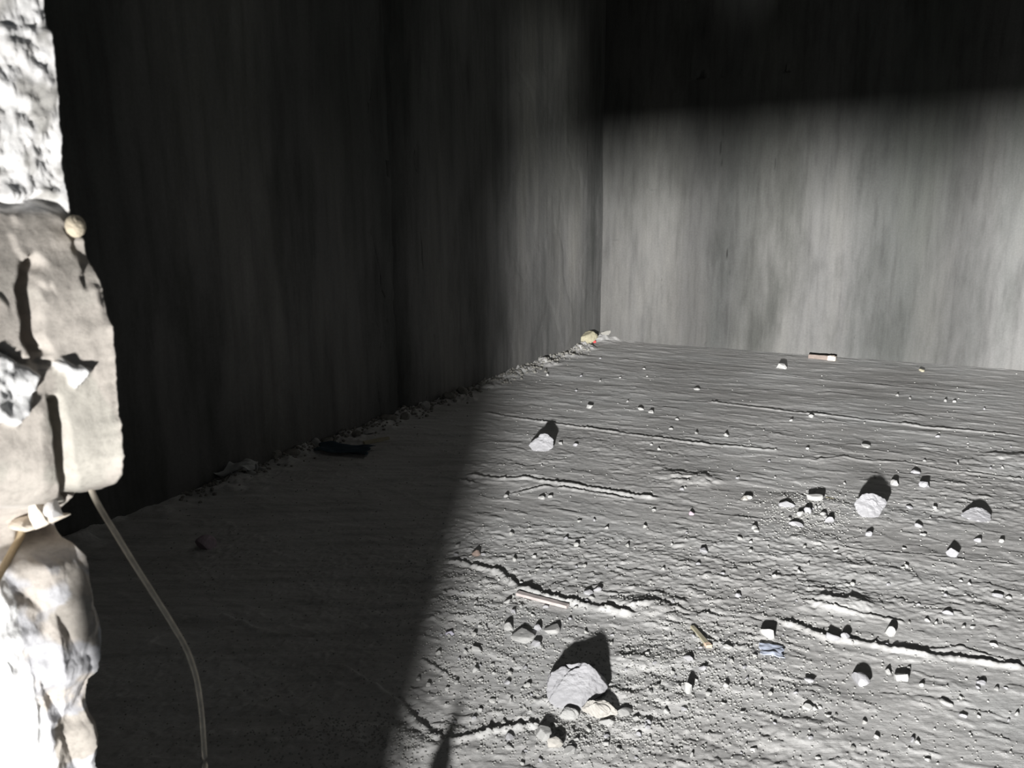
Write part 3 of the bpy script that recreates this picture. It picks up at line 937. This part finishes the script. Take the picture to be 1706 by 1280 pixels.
SMALL = [
    (847, 1052, 18, 15, 62, Pl, 'round pale stone at the left of the angular grey topped chunk', .8),
    (896, 1052, 13, 11, 63, W_, 'small white stone behind the right of the angular grey topped chunk', .8),
    (893, 1080, 16, 11, 64, W_, 'small white stone in front right of the angular grey topped chunk', .8),
    (920, 1057, 28, 13, 65, Gy, 'flat dull grey flake between the angular chunk and the boulder shadow', .9),
    (1277, 1067, 26, 19, 66, Pl, 'pale tilted stone behind the pale blue scrap', .6),
    (1432, 1144, 32, 24, 67, W_, 'white pyramid shaped stone standing alone on the open near floor', .8),
    (1500, 1138, 23, 17, 68, Gy, 'greyish rounded stone to the right of the white pyramid stone', .8),
    (1479, 1125, 12, 11, 69, Pl, 'small pale stone between pyramid stone and greyish rounded stone', .8),
    (1482, 1061, 18, 19, 70, Pl, 'upright squarish pale stone above the long floor ridge', .7),
    (1357, 837, 27, 13, 71, Pl, 'oblong pale stone at the back of the crumb cluster', .6),
    (1310, 847, 27, 11, 72, W_, 'flat white stone at the left end of the crumb cluster', .6),
    (1345, 857, 14, 13, 73, W_, 'bright white stone in the middle of the crumb cluster', .8),
    (1333, 862, 11, 11, 74, Pl, 'pale stone leaning left of the cluster middle stone', .8),
    (1381, 872, 16, 12, 75, W_, 'white stone at the right front of the crumb cluster', .8),
    (1371, 861, 11, 8, 76, Pl, 'small pale stone at the right of the crumb cluster, behind its right front stone', .8),
    (1326, 878, 24, 8, 77, W_, 'low white crumb heap at the front of the crumb cluster', .5),
    (1239, 836, 13, 9, 78, M['cream'], 'yellowish stone of the pair left of the crumb cluster', .8),
    (1247, 834, 12, 9, 79, Pl, 'whiter stone of the pair left of the crumb cluster', .8),
    (1490, 810, 13, 11, 80, Pl, 'small pale stone behind the second largest chunk', .8),
    (1540, 815, 17, 12, 81, W_, 'white stone between the second largest chunk and the flat wedge', .8),
    (1515, 848, 12, 6, 82, W_, 'small white stone right of the second largest chunk', .7),
    (1557, 850, 8, 6, 83, Pl, 'tiny pale stone left of the flat wedge chunk', .8),
    (1530, 880, 13, 8, 84, W_, 'small white flat stone in front of the second largest chunk to its right', .7),
    (1447, 894, 11, 10, 85, W_, 'small white stone directly in front of the second largest chunk', .8),
    (1628, 904, 12, 8, 86, W_, 'small white stone in front of the flat wedge chunk', .8),
    (1586, 930, 20, 17, 87, W_, 'round white stone in front of the flat wedge chunk, to its left', .8),
    (1662, 998, 17, 8, 88, W_, 'flat white stone of a pair near the right edge', .7),
    (1680, 999, 10, 6, 89, Pl, 'smaller stone of the pair near the right edge', .7),
    (1578, 1027, 18, 8, 90, W_, 'oblong white stone behind the long floor ridge, right of the upright stone', .6),
    (749, 1060, 15, 9, 91, mat_plain('lilac_chunk', (.40, .39, .46), .06, 40, .2, .001), 'lilac white stone at the edge of the dark wall shadow', .8),
    (697, 1136, 9, 7, 92, Pl, 'pale stone inside the left shadow edge near the diagonal ridge', .8),
    (714, 1146, 10, 8, 93, Pl, 'pale stone just right of the left shadow edge stone', .8),
    (848, 1235, 17, 12, 94, W_, 'white stone on the bright lip left of the boulder', .8),
    (849, 1251, 15, 9, 95, Pl, 'pale stone in front of the stone on the bright lip', .8),
    (1386, 1071, 25, 12, 96, W_, 'white wedge fragment on the long floor ridge', .6),
    (1407, 1070, 15, 9, 97, W_, 'white bit right of the wedge fragment on the ridge', .6),
    (1146, 1160, 13, 20, 98, Gy, 'dull grey shard leaning on the gravel patch', .5),
    (980, 994, 17, 9, 99, W_, 'left white fragment of the group behind the boulder shadow', .6),
    (995, 988, 15, 8, 100, W_, 'rearmost white fragment of the group behind the boulder shadow', .6),
    (986, 1000, 11, 6, 101, Pl, 'middle fragment of the group behind the boulder shadow', .7),
    (978, 1004, 14, 5, 103, W_, 'front white fragment of the group behind the boulder shadow', .6),
    (1172, 923, 14, 10, 104, W_, 'lone white stone in the middle of the floor below the flaked patch', .8),
    (1302, 615, 18, 11, 105, Pl, 'distant rounded pale stone near the back wall, left of the timber offcut', .8),
    (1230, 996, 11, 8, 106, W_, 'lone white stone left of the arched crust', .8),
    (1257, 884, 11, 8, 107, Pl, 'lone pale stone in front left of the crumb cluster', .8),
    (1604, 1196, 13, 8, 108, W_, 'white stone in front of the greyish rounded stone, far right', .8),
    (1576, 1176, 22, 8, 109, Pl, 'flat pale stone right of the greyish rounded stone', .5),
    (1634, 1142, 16, 9, 110, W_, 'pale stone with dark pit on the right near floor', .7),
    (1475, 1077, 8, 8, 111, W_, 'small white stone directly below the upright squarish stone', .8),
    (1695, 1110, 13, 8, 112, W_, 'white stone on the long ridge at the right edge', .8),
    (1655, 1078, 14, 7, 113, Pl, 'pale stone just behind the right end of the long ridge', .7),
    (1442, 747, 14, 7, 114, Pl, 'distant pale stone below the second floor seam', .7),
    (1351, 697, 8, 6, 115, Pl, 'tiny pale stone touching the second floor seam', .8),
    (1161, 651, 11, 5, 116, Pl, 'tiny pale stone far away in front of the corner', .7),
    (982, 681, 12, 7, 117, Pl, 'tiny pale stone behind the lone jagged chunk', .7),
    (1067, 684, 11, 6, 118, Pl, 'tiny pale stone behind the long middle seam, left one of two', .7),
    (1085, 689, 9, 6, 119, Pl, 'tiny pale stone behind the long middle seam, right one of two', .7),
    (934, 742, 8, 6, 120, Pl, 'tiny pale stone touching the lone jagged chunk on its right', .8),
    (959, 744, 9, 6, 121, W_, 'tiny white stone a little right of the lone jagged chunk', .8),
    (1525, 790, 16, 8, 122, W_, 'small white crumbled heap on the seam behind the second largest chunk', .6),
    (1136, 818, 8, 5, 123, W_, 'tiny white stone just below the flaked patch', .7),
    (1152, 860, 9, 8, 124, M['lilac'], 'tiny mauve stone in the middle of the floor', .7),
    (1300, 1086, 0, 0, 0, None, None, 0),
    (905, 1240, 30, 22, 125, Gy, 'grey tilted flake with white edge, left in front of the boulder', .8),
    (925, 1256, 24, 18, 126, M['cream'], 'cream fragment in front of the boulder, left one', .7),
    (950, 1262, 22, 14, 127, Pl, 'pale fragment in front of the boulder, middle one', .7),
    (1010, 1214, 26, 14, 128, Pl, 'pale fragment in front of the boulder, right one', .7),
    (1040, 1200, 30, 14, 129, Pl, 'pale low fragment right of the boulder foot', .7),
    (1345, 1186, 18, 12, 130, Pl, 'pale double lump on the near floor left of the pyramid stone', .7),
    (1348, 1140, 18, 9, 131, W_, 'white flat stone between the dull shard and the pyramid stone', .6),
    (1146, 1106, 18, 7, 132, W_, 'white sliver in the gravel patch below the yellow splinter', .5),
    (1170, 1120, 14, 9, 133, W_, 'white lump in the gravel patch right of the sliver', .6),
    (1212, 1084, 18, 8, 134, Pl, 'pale lump left of the blue scrap', .6),
    (1535, 620, 9, 5, 135, M['straw'], 'tiny yellowish stone near the back wall, right of the timber offcut', .7),
    (793, 928, 15, 12, 136, M['brick'], 'small reddish brick bit near the wall shadow', .7),
    (843, 830, 8, 7, 137, Pl, 'tiny stone below the dark lifted seam on the left', .8),
    (902, 832, 12, 7, 138, Pl, 'left one of two tiny stones below the lifted seam', .7),
    (916, 830, 9, 6, 139, Pl, 'right one of two tiny stones below the lifted seam', .7),
    (856, 1024, 11, 9, 140, W_, 'tiny white stone in front of the pinkish lath, left one', .8),
    (909, 1014, 11, 6, 141, W_, 'tiny white stone in front of the pinkish lath, right one', .7),
    (845, 1008, 14, 10, 142, Pl, 'pale crumbly lump at the left end of the pinkish lath', .7),
    (345, 918, 34, 28, 143, M['lilac'], 'dim mauve rounded stone deep in the left shadow', .8),
    (795, 1088, 20, 10, 144, Pl, 'pale flat lump on the shadow side floor left of the angular chunk', .6),
    (792, 1122, 12, 10, 145, Pl, 'pale lump nearest the shadow, level with the boulder', .7),
    (845, 1142, 12, 8, 146, W_, 'tiny white stone to the left of the boulder', .7),
]
nrock = 0
for (px, py, wp, hp, sd, mt, lb, dp) in SMALL:
    if mt is None: continue
    rs1 = random.Random(sd)
    chunk('concrete_chunk' if wp >= 20 else 'stone', px, py, wp, hp, sd, mt, lb, 'rubble' if wp >= 20 else 'stone', dep=dp, sub=3 if wp >= 20 else 2,
          planes=rs1.randint(9, 14), lo_=.42, hi_=.85, rough=.03, rz=rs1.uniform(-.5, .5))

# ------------------------------------------------------------------ timber, splinters, scraps
o, L = stick('timber_offcut', (1347, 597), (1392, 601), .05, .045, M['timber'], 'brown timber offcut with pale sawn end lying by the back wall', 'timber', 3)
e = link('sawn_end', board_mesh('sawn_end', .075, .054, .048, 4), M['sawn'], o)
e.location = (L / 2 - .037, 0, -.001); e['label'] = 'pale sawn end'
stick('lath', (862, 993), (946, 1015), .024, .012, M['lath'], 'thin pinkish lath lying in front of the lifted floor seam', 'timber', 5, lift=.004)
o, L = stick('wood_splinter', (1153, 1047), (1181, 1081), .014, .009, M['straw'], 'yellowish wood splinter with orange broken end on the gravel patch', 'timber', 6, taper=-.3)
e = link('broken_end', board_mesh('broken_end', .022, .021, .012, 7), M['orange'], o)
e.location = (L / 2 - .008, 0, 0); e['label'] = 'orange freshly broken end'
stick('wood_sliver', (1376, 829), (1390, 832), .010, .006, M['straw'], 'tiny straw coloured sliver beside the second largest chunk', 'timber', 8)
stick('wood_strip', (606, 741), (648, 733), .03, .02, M['straw'], 'dim yellow wood strip in the dark beside the left wall', 'timber', 9)


def scrap(name, px, py, w_, d_, h, mat, label, cat, seed):
    n = 28
    a, b = np.meshgrid(np.linspace(-1, 1, n), np.linspace(-1, 1, n))
    ph = np.arctan2(b, a); rr = np.maximum(np.abs(a), np.abs(b))
    edge = 1 + .22 * perlin(np.cos(ph) * 2 + 9, np.sin(ph) * 2 + 4, seed)
    X = a * w_ / 2 * edge; Y = b * d_ / 2 * edge
    Z = h * (.6 + .6 * fbm(a * .9 + seed, b * .9, 2, seed + 1))
    o = link(name, grid_mesh(name, np.stack([X, Y, Z], -1)), mat)
    m_ = o.modifiers.new('thickness', 'SOLIDIFY'); m_.thickness = .0015
    x, y = G(px, py)
    o.location = (x, y, floor_z(x, y) + .006); o.rotation_euler = (0, 0, random.Random(seed).uniform(-.5, .5))
    tag(o, label, cat)
    return o


scrap('paper_scrap', 1285, 1088, .075, .075, .010, M['paper'], 'pale blue paper scrap in front of the tilted stone', 'litter', 3)
scrap('rag', 398, 800, .22, .14, .07, M['rag'], 'dim grey crumpled rag against the foot of the left wall', 'litter', 5)
scrap('plastic_film', 572, 755, .34, .16, .04, M['blue'], 'dull blue plastic film in the dark by the left wall', 'litter', 7)
# far corner
chunk('board_fragment', 974, 578, 44, 24, 151, mat_plain('weathered_board', (.27, .25, .18), .2, 40, .3, .001), 'yellowish broken board fragment heaped in the far corner', 'rubble', dep=.6, sub=4, planes=9, lo_=.35, hi_=.8, rough=.05)
chunk('red_scrap', 990, 573, 6, 5, 152, M['red'], 'tiny red scrap in front of the yellowish board in the far corner', 'litter')
p0 = [(1002, 546), (1012, 541), (1022, 545), (1028, 553), (1033, 560)]
pp = []
for i, (px, py) in enumerate(p0):
    d = ray(px, py)
    t = ((CX - UX * .10) * UX + (CY - UY * .10) * UY) / (d[0] * UX + d[1] * UY)
    pp.append(Vector((d[0] * t, d[1] * t, CAMZ + d[2] * t)))
pp = [Vector((pp[0].x, pp[0].y, max(.0, pp[0].z - .05)))] + pp
pp[-1].z = .02
tw = link('twig', bar_mesh('twig', smooth_path(pp, 4), .007, 6), M['twig'])
tag(tw, 'thin dark bent twig arched against the far corner', 'twig')
WALLBITS = [(945, 578, 26, 13, 'left of the yellowish corner board'), (925, 585, 22, 10, 'second left of the yellowish corner board'), (905, 592, 20, 10, 'at the lit end of the left wall foot'),
            (880, 598, 22, 10, 'halfway along the lit foot of the left wall'), (862, 604, 30, 15, 'largest along the lit foot of the left wall'), (842, 612, 20, 9, 'where the left wall shadow begins'),
            (1010, 567, 22, 10, 'right of the yellowish corner board')]
for i, (px, py, wp, hp, wh) in enumerate(WALLBITS):
    chunk('plaster_lump', px, py, wp, hp, 300 + i, M['dull'] if i % 2 else M['mud'], 'broken plaster lump ' + wh, 'rubble', dep=.7, sub=3, planes=9, rough=.08)
rs2 = random.Random(12)
for i in range(14):
    px = 810 - i * 32 + rs2.uniform(-8, 8)
    py = 645 + (810 - px) * .37 + rs2.uniform(-4, 8)
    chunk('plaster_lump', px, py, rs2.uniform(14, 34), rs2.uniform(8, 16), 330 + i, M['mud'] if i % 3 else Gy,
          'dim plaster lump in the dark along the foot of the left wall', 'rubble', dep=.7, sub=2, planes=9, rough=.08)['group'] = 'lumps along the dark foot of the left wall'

# ------------------------------------------------------------------ crumbs: single pieces, then the uncountable grit
protos = [chunk_mesh('concrete_crumb', (1, .5 + .4 * random.Random(i).random(), .45 + .3 * random.Random(i + 50).random()), 400 + i, sub=2, planes=9, lo_=.4, hi_=.85) for i in range(12)]
for i, me in enumerate(protos):
    me.materials.append((M['pale'], M['white'], M['grit'], M['grey'])[i % 4])
FIX = [(912, 626), (968, 628), (1000, 598), (1073, 616), (1078, 628), (1033, 631), (1000, 636), (960, 652), (1045, 670), (1118, 716), (1128, 700), (1160, 724), (1210, 728), (1085, 742),
       (1098, 750), (1180, 762), (1282, 770), (1292, 751), (1318, 702), (1345, 750), (1440, 706), (1495, 660), (1516, 665), (1575, 670), (1590, 671), (1640, 683), (1562, 729), (1612, 740),
       (1684, 746), (1595, 775), (1650, 782), (1670, 782), (1668, 905), (1230, 798), (1291, 797), (1281, 770), (1228, 799), (1142, 815), (1074, 880), (1120, 908), (1144, 890), (1250, 905),
       (1280, 914), (1232, 900), (1340, 913), (1393, 919), (1330, 954), (1163, 942), (1204, 958), (1250, 920), (1289, 963), (1105, 950), (1185, 975), (1535, 892), (1540, 893), (1540, 770),
       (1505, 947), (1510, 945), (1555, 945), (1575, 993), (1608, 993), (1420, 975), (1480, 975), (1625, 1000), (1615, 975), (1530, 1010), (1545, 1037), (1560, 1040), (1515, 1040),
       (1605, 1047), (1620, 1047), (1590, 1050), (1420, 1075), (1535, 1146), (1630, 1135), (1660, 1150), (1600, 1165), (1680, 1200), (1695, 1190), (1630, 1195), (1440, 1205), (1520, 1235),
       (1545, 1268), (1460, 1230), (1420, 1250), (1362, 1265), (1350, 1235), (1270, 1160), (1230, 1140), (1290, 1210), (1255, 1250), (1235, 1255), (1180, 1225), (1152, 1200), (1152, 1262),
       (1205, 1175), (1095, 1150), (1120, 1125), (1092, 1100), (1078, 1095), (1045, 1085), (1020, 1060), (1005, 1065), (1018, 1075), (890, 930), (943, 900), (960, 946), (974, 945), (1010, 947),
       (917, 952), (895, 952), (857, 935), (806, 926), (784, 928), (762, 912), (760, 925), (852, 893), (965, 870), (990, 868), (1010, 882), (1045, 912), (960, 912), (868, 972), (800, 980),
       (770, 990), (760, 1005), (775, 1040), (800, 1045), (790, 1060), (812, 1058), (735, 1060), (730, 1090), (765, 1100), (780, 1100), (800, 1110), (820, 1110), (855, 1105), (850, 1125),
       (875, 1115), (880, 1145), (885, 1160), (800, 1135), (760, 1140), (745, 1150), (820, 1170), (850, 1170), (800, 1185), (790, 1200), (840, 1205), (815, 1225), (900, 1185), (915, 1175),
       (757, 1205), (876, 1255), (900, 1270), (870, 1275), (1060, 1265), (1030, 1255), (1100, 1240), (1080, 1210), (1110, 1190), (1060, 1180), (1140, 1185), (1180, 1160), (1380, 1195), (1365, 1180)]
rc = random.Random(77)
spots = list(FIX)
while len(spots) < 286:
    k = rc.random()
    if k < .34: p = (rc.gauss(1180, 110), rc.gauss(1110, 70))
    elif k < .55: p = (rc.gauss(840, 70), rc.gauss(1070, 60))
    elif k < .68: p = (rc.gauss(1350, 24), rc.gauss(858, 14))
    elif k < .80: p = (rc.gauss(980, 60), rc.gauss(1225, 22))
    else: p = (rc.uniform(760, 1700), rc.uniform(780, 1270))
    if 690 < p[0] < 1700 and 640 < p[1] < 1275: spots.append(p)
for i, (px, py) in enumerate(spots):
    x, y = G(px, py)
    s = rc.uniform(.011, .021) * (1.0 if y < 3.2 else 1.25) * (1 + .35 * (y > 5))
    o = link('concrete_crumb', protos[rc.randrange(12)])
    o.scale = (s, s, s)
    o.location = (x, y, floor_z(x, y) - .08 * s)
    o.rotation_euler = (0, 0, rc.uniform(0, 6.28))
    tag(o, 'small pale concrete crumb scattered on the dusty grey floor', 'crumb', 'concrete crumbs scattered over the floor')


def grit_mesh(name, n, seed, spot, lo_, hi_):
    rs_ = np.random.RandomState(seed)
    r = random.Random(seed)
    base = []
    for k in range(6):
        bm = bmesh.new(); bmesh.ops.create_icosphere(bm, subdivisions=1, radius=.5)
        for v in bm.verts:
            v.co *= r.uniform(.7, 1.15)
            v.co.z = max(v.co.z * .8, -.2)
        bm.verts.ensure_lookup_table()
        base.append((np.array([v.co[:] for v in bm.verts]), np.array([[v.index for v in f.verts] for f in bm.faces])))
        bm.free()
    VV, FF, o_ = [], [], 0
    for k in range(n):
        px, py = spot(r)
        x, y = G(px, py)
        if x > gx[-1] or y < gy[0] or (x - CX) * VX + (y - CY) * VY < .03 or (CX - x) * UX + (CY - y) * UY < .04: continue
        s = r.uniform(lo_, hi_) ** 1.0 * (.7 + .16 * y)
        a = r.uniform(0, 6.28); c, sn = math.cos(a), math.sin(a)
        v, f = base[k % 6]
        q = v @ np.array([[c, sn, 0], [-sn, c, 0], [0, 0, 1]]) * s
        VV.append(q + np.array([x, y, floor_z(x, y) + .12 * s])); FF.append(f + o_); o_ += len(v)
    VV, FF = np.concatenate(VV), np.concatenate(FF)
    me = bpy.data.meshes.new(name)
    me.from_pydata(VV.tolist(), [], FF.tolist())
    me.update()
    return me


def spot_grit(r):
    while True:
        k = r.random()
        if k < .26: p = (r.gauss(1150, 130), r.gauss(1120, 75))
        elif k < .44: p = (r.gauss(810, 75), r.gauss(1050, 75))
        elif k < .52: p = (r.gauss(1350, 45), r.gauss(856, 20))
        elif k < .62: p = (r.gauss(980, 75), r.gauss(1222, 26))
        elif k < .70: p = (r.gauss(640, 110), r.gauss(1240, 28))
        else:
            t = r.random() ** .7
            p = (r.uniform(200, 1720), 620 + 670 * t)
        if p[1] < 1290 and p[1] > 600 + max(0, (830 - p[0]) * .37): return p


gm = link('grit', grit_mesh('grit', 9000, 5, spot_grit, .003, .0088), M['grit'])
tag(gm, 'fine pale concrete grit strewn all over the floor', 'grit', kind='stuff')


def spot_rubble(r):
    px = r.uniform(300, 985)
    return px, 572 + (980 - px) * .37 + abs(r.gauss(0, 9))


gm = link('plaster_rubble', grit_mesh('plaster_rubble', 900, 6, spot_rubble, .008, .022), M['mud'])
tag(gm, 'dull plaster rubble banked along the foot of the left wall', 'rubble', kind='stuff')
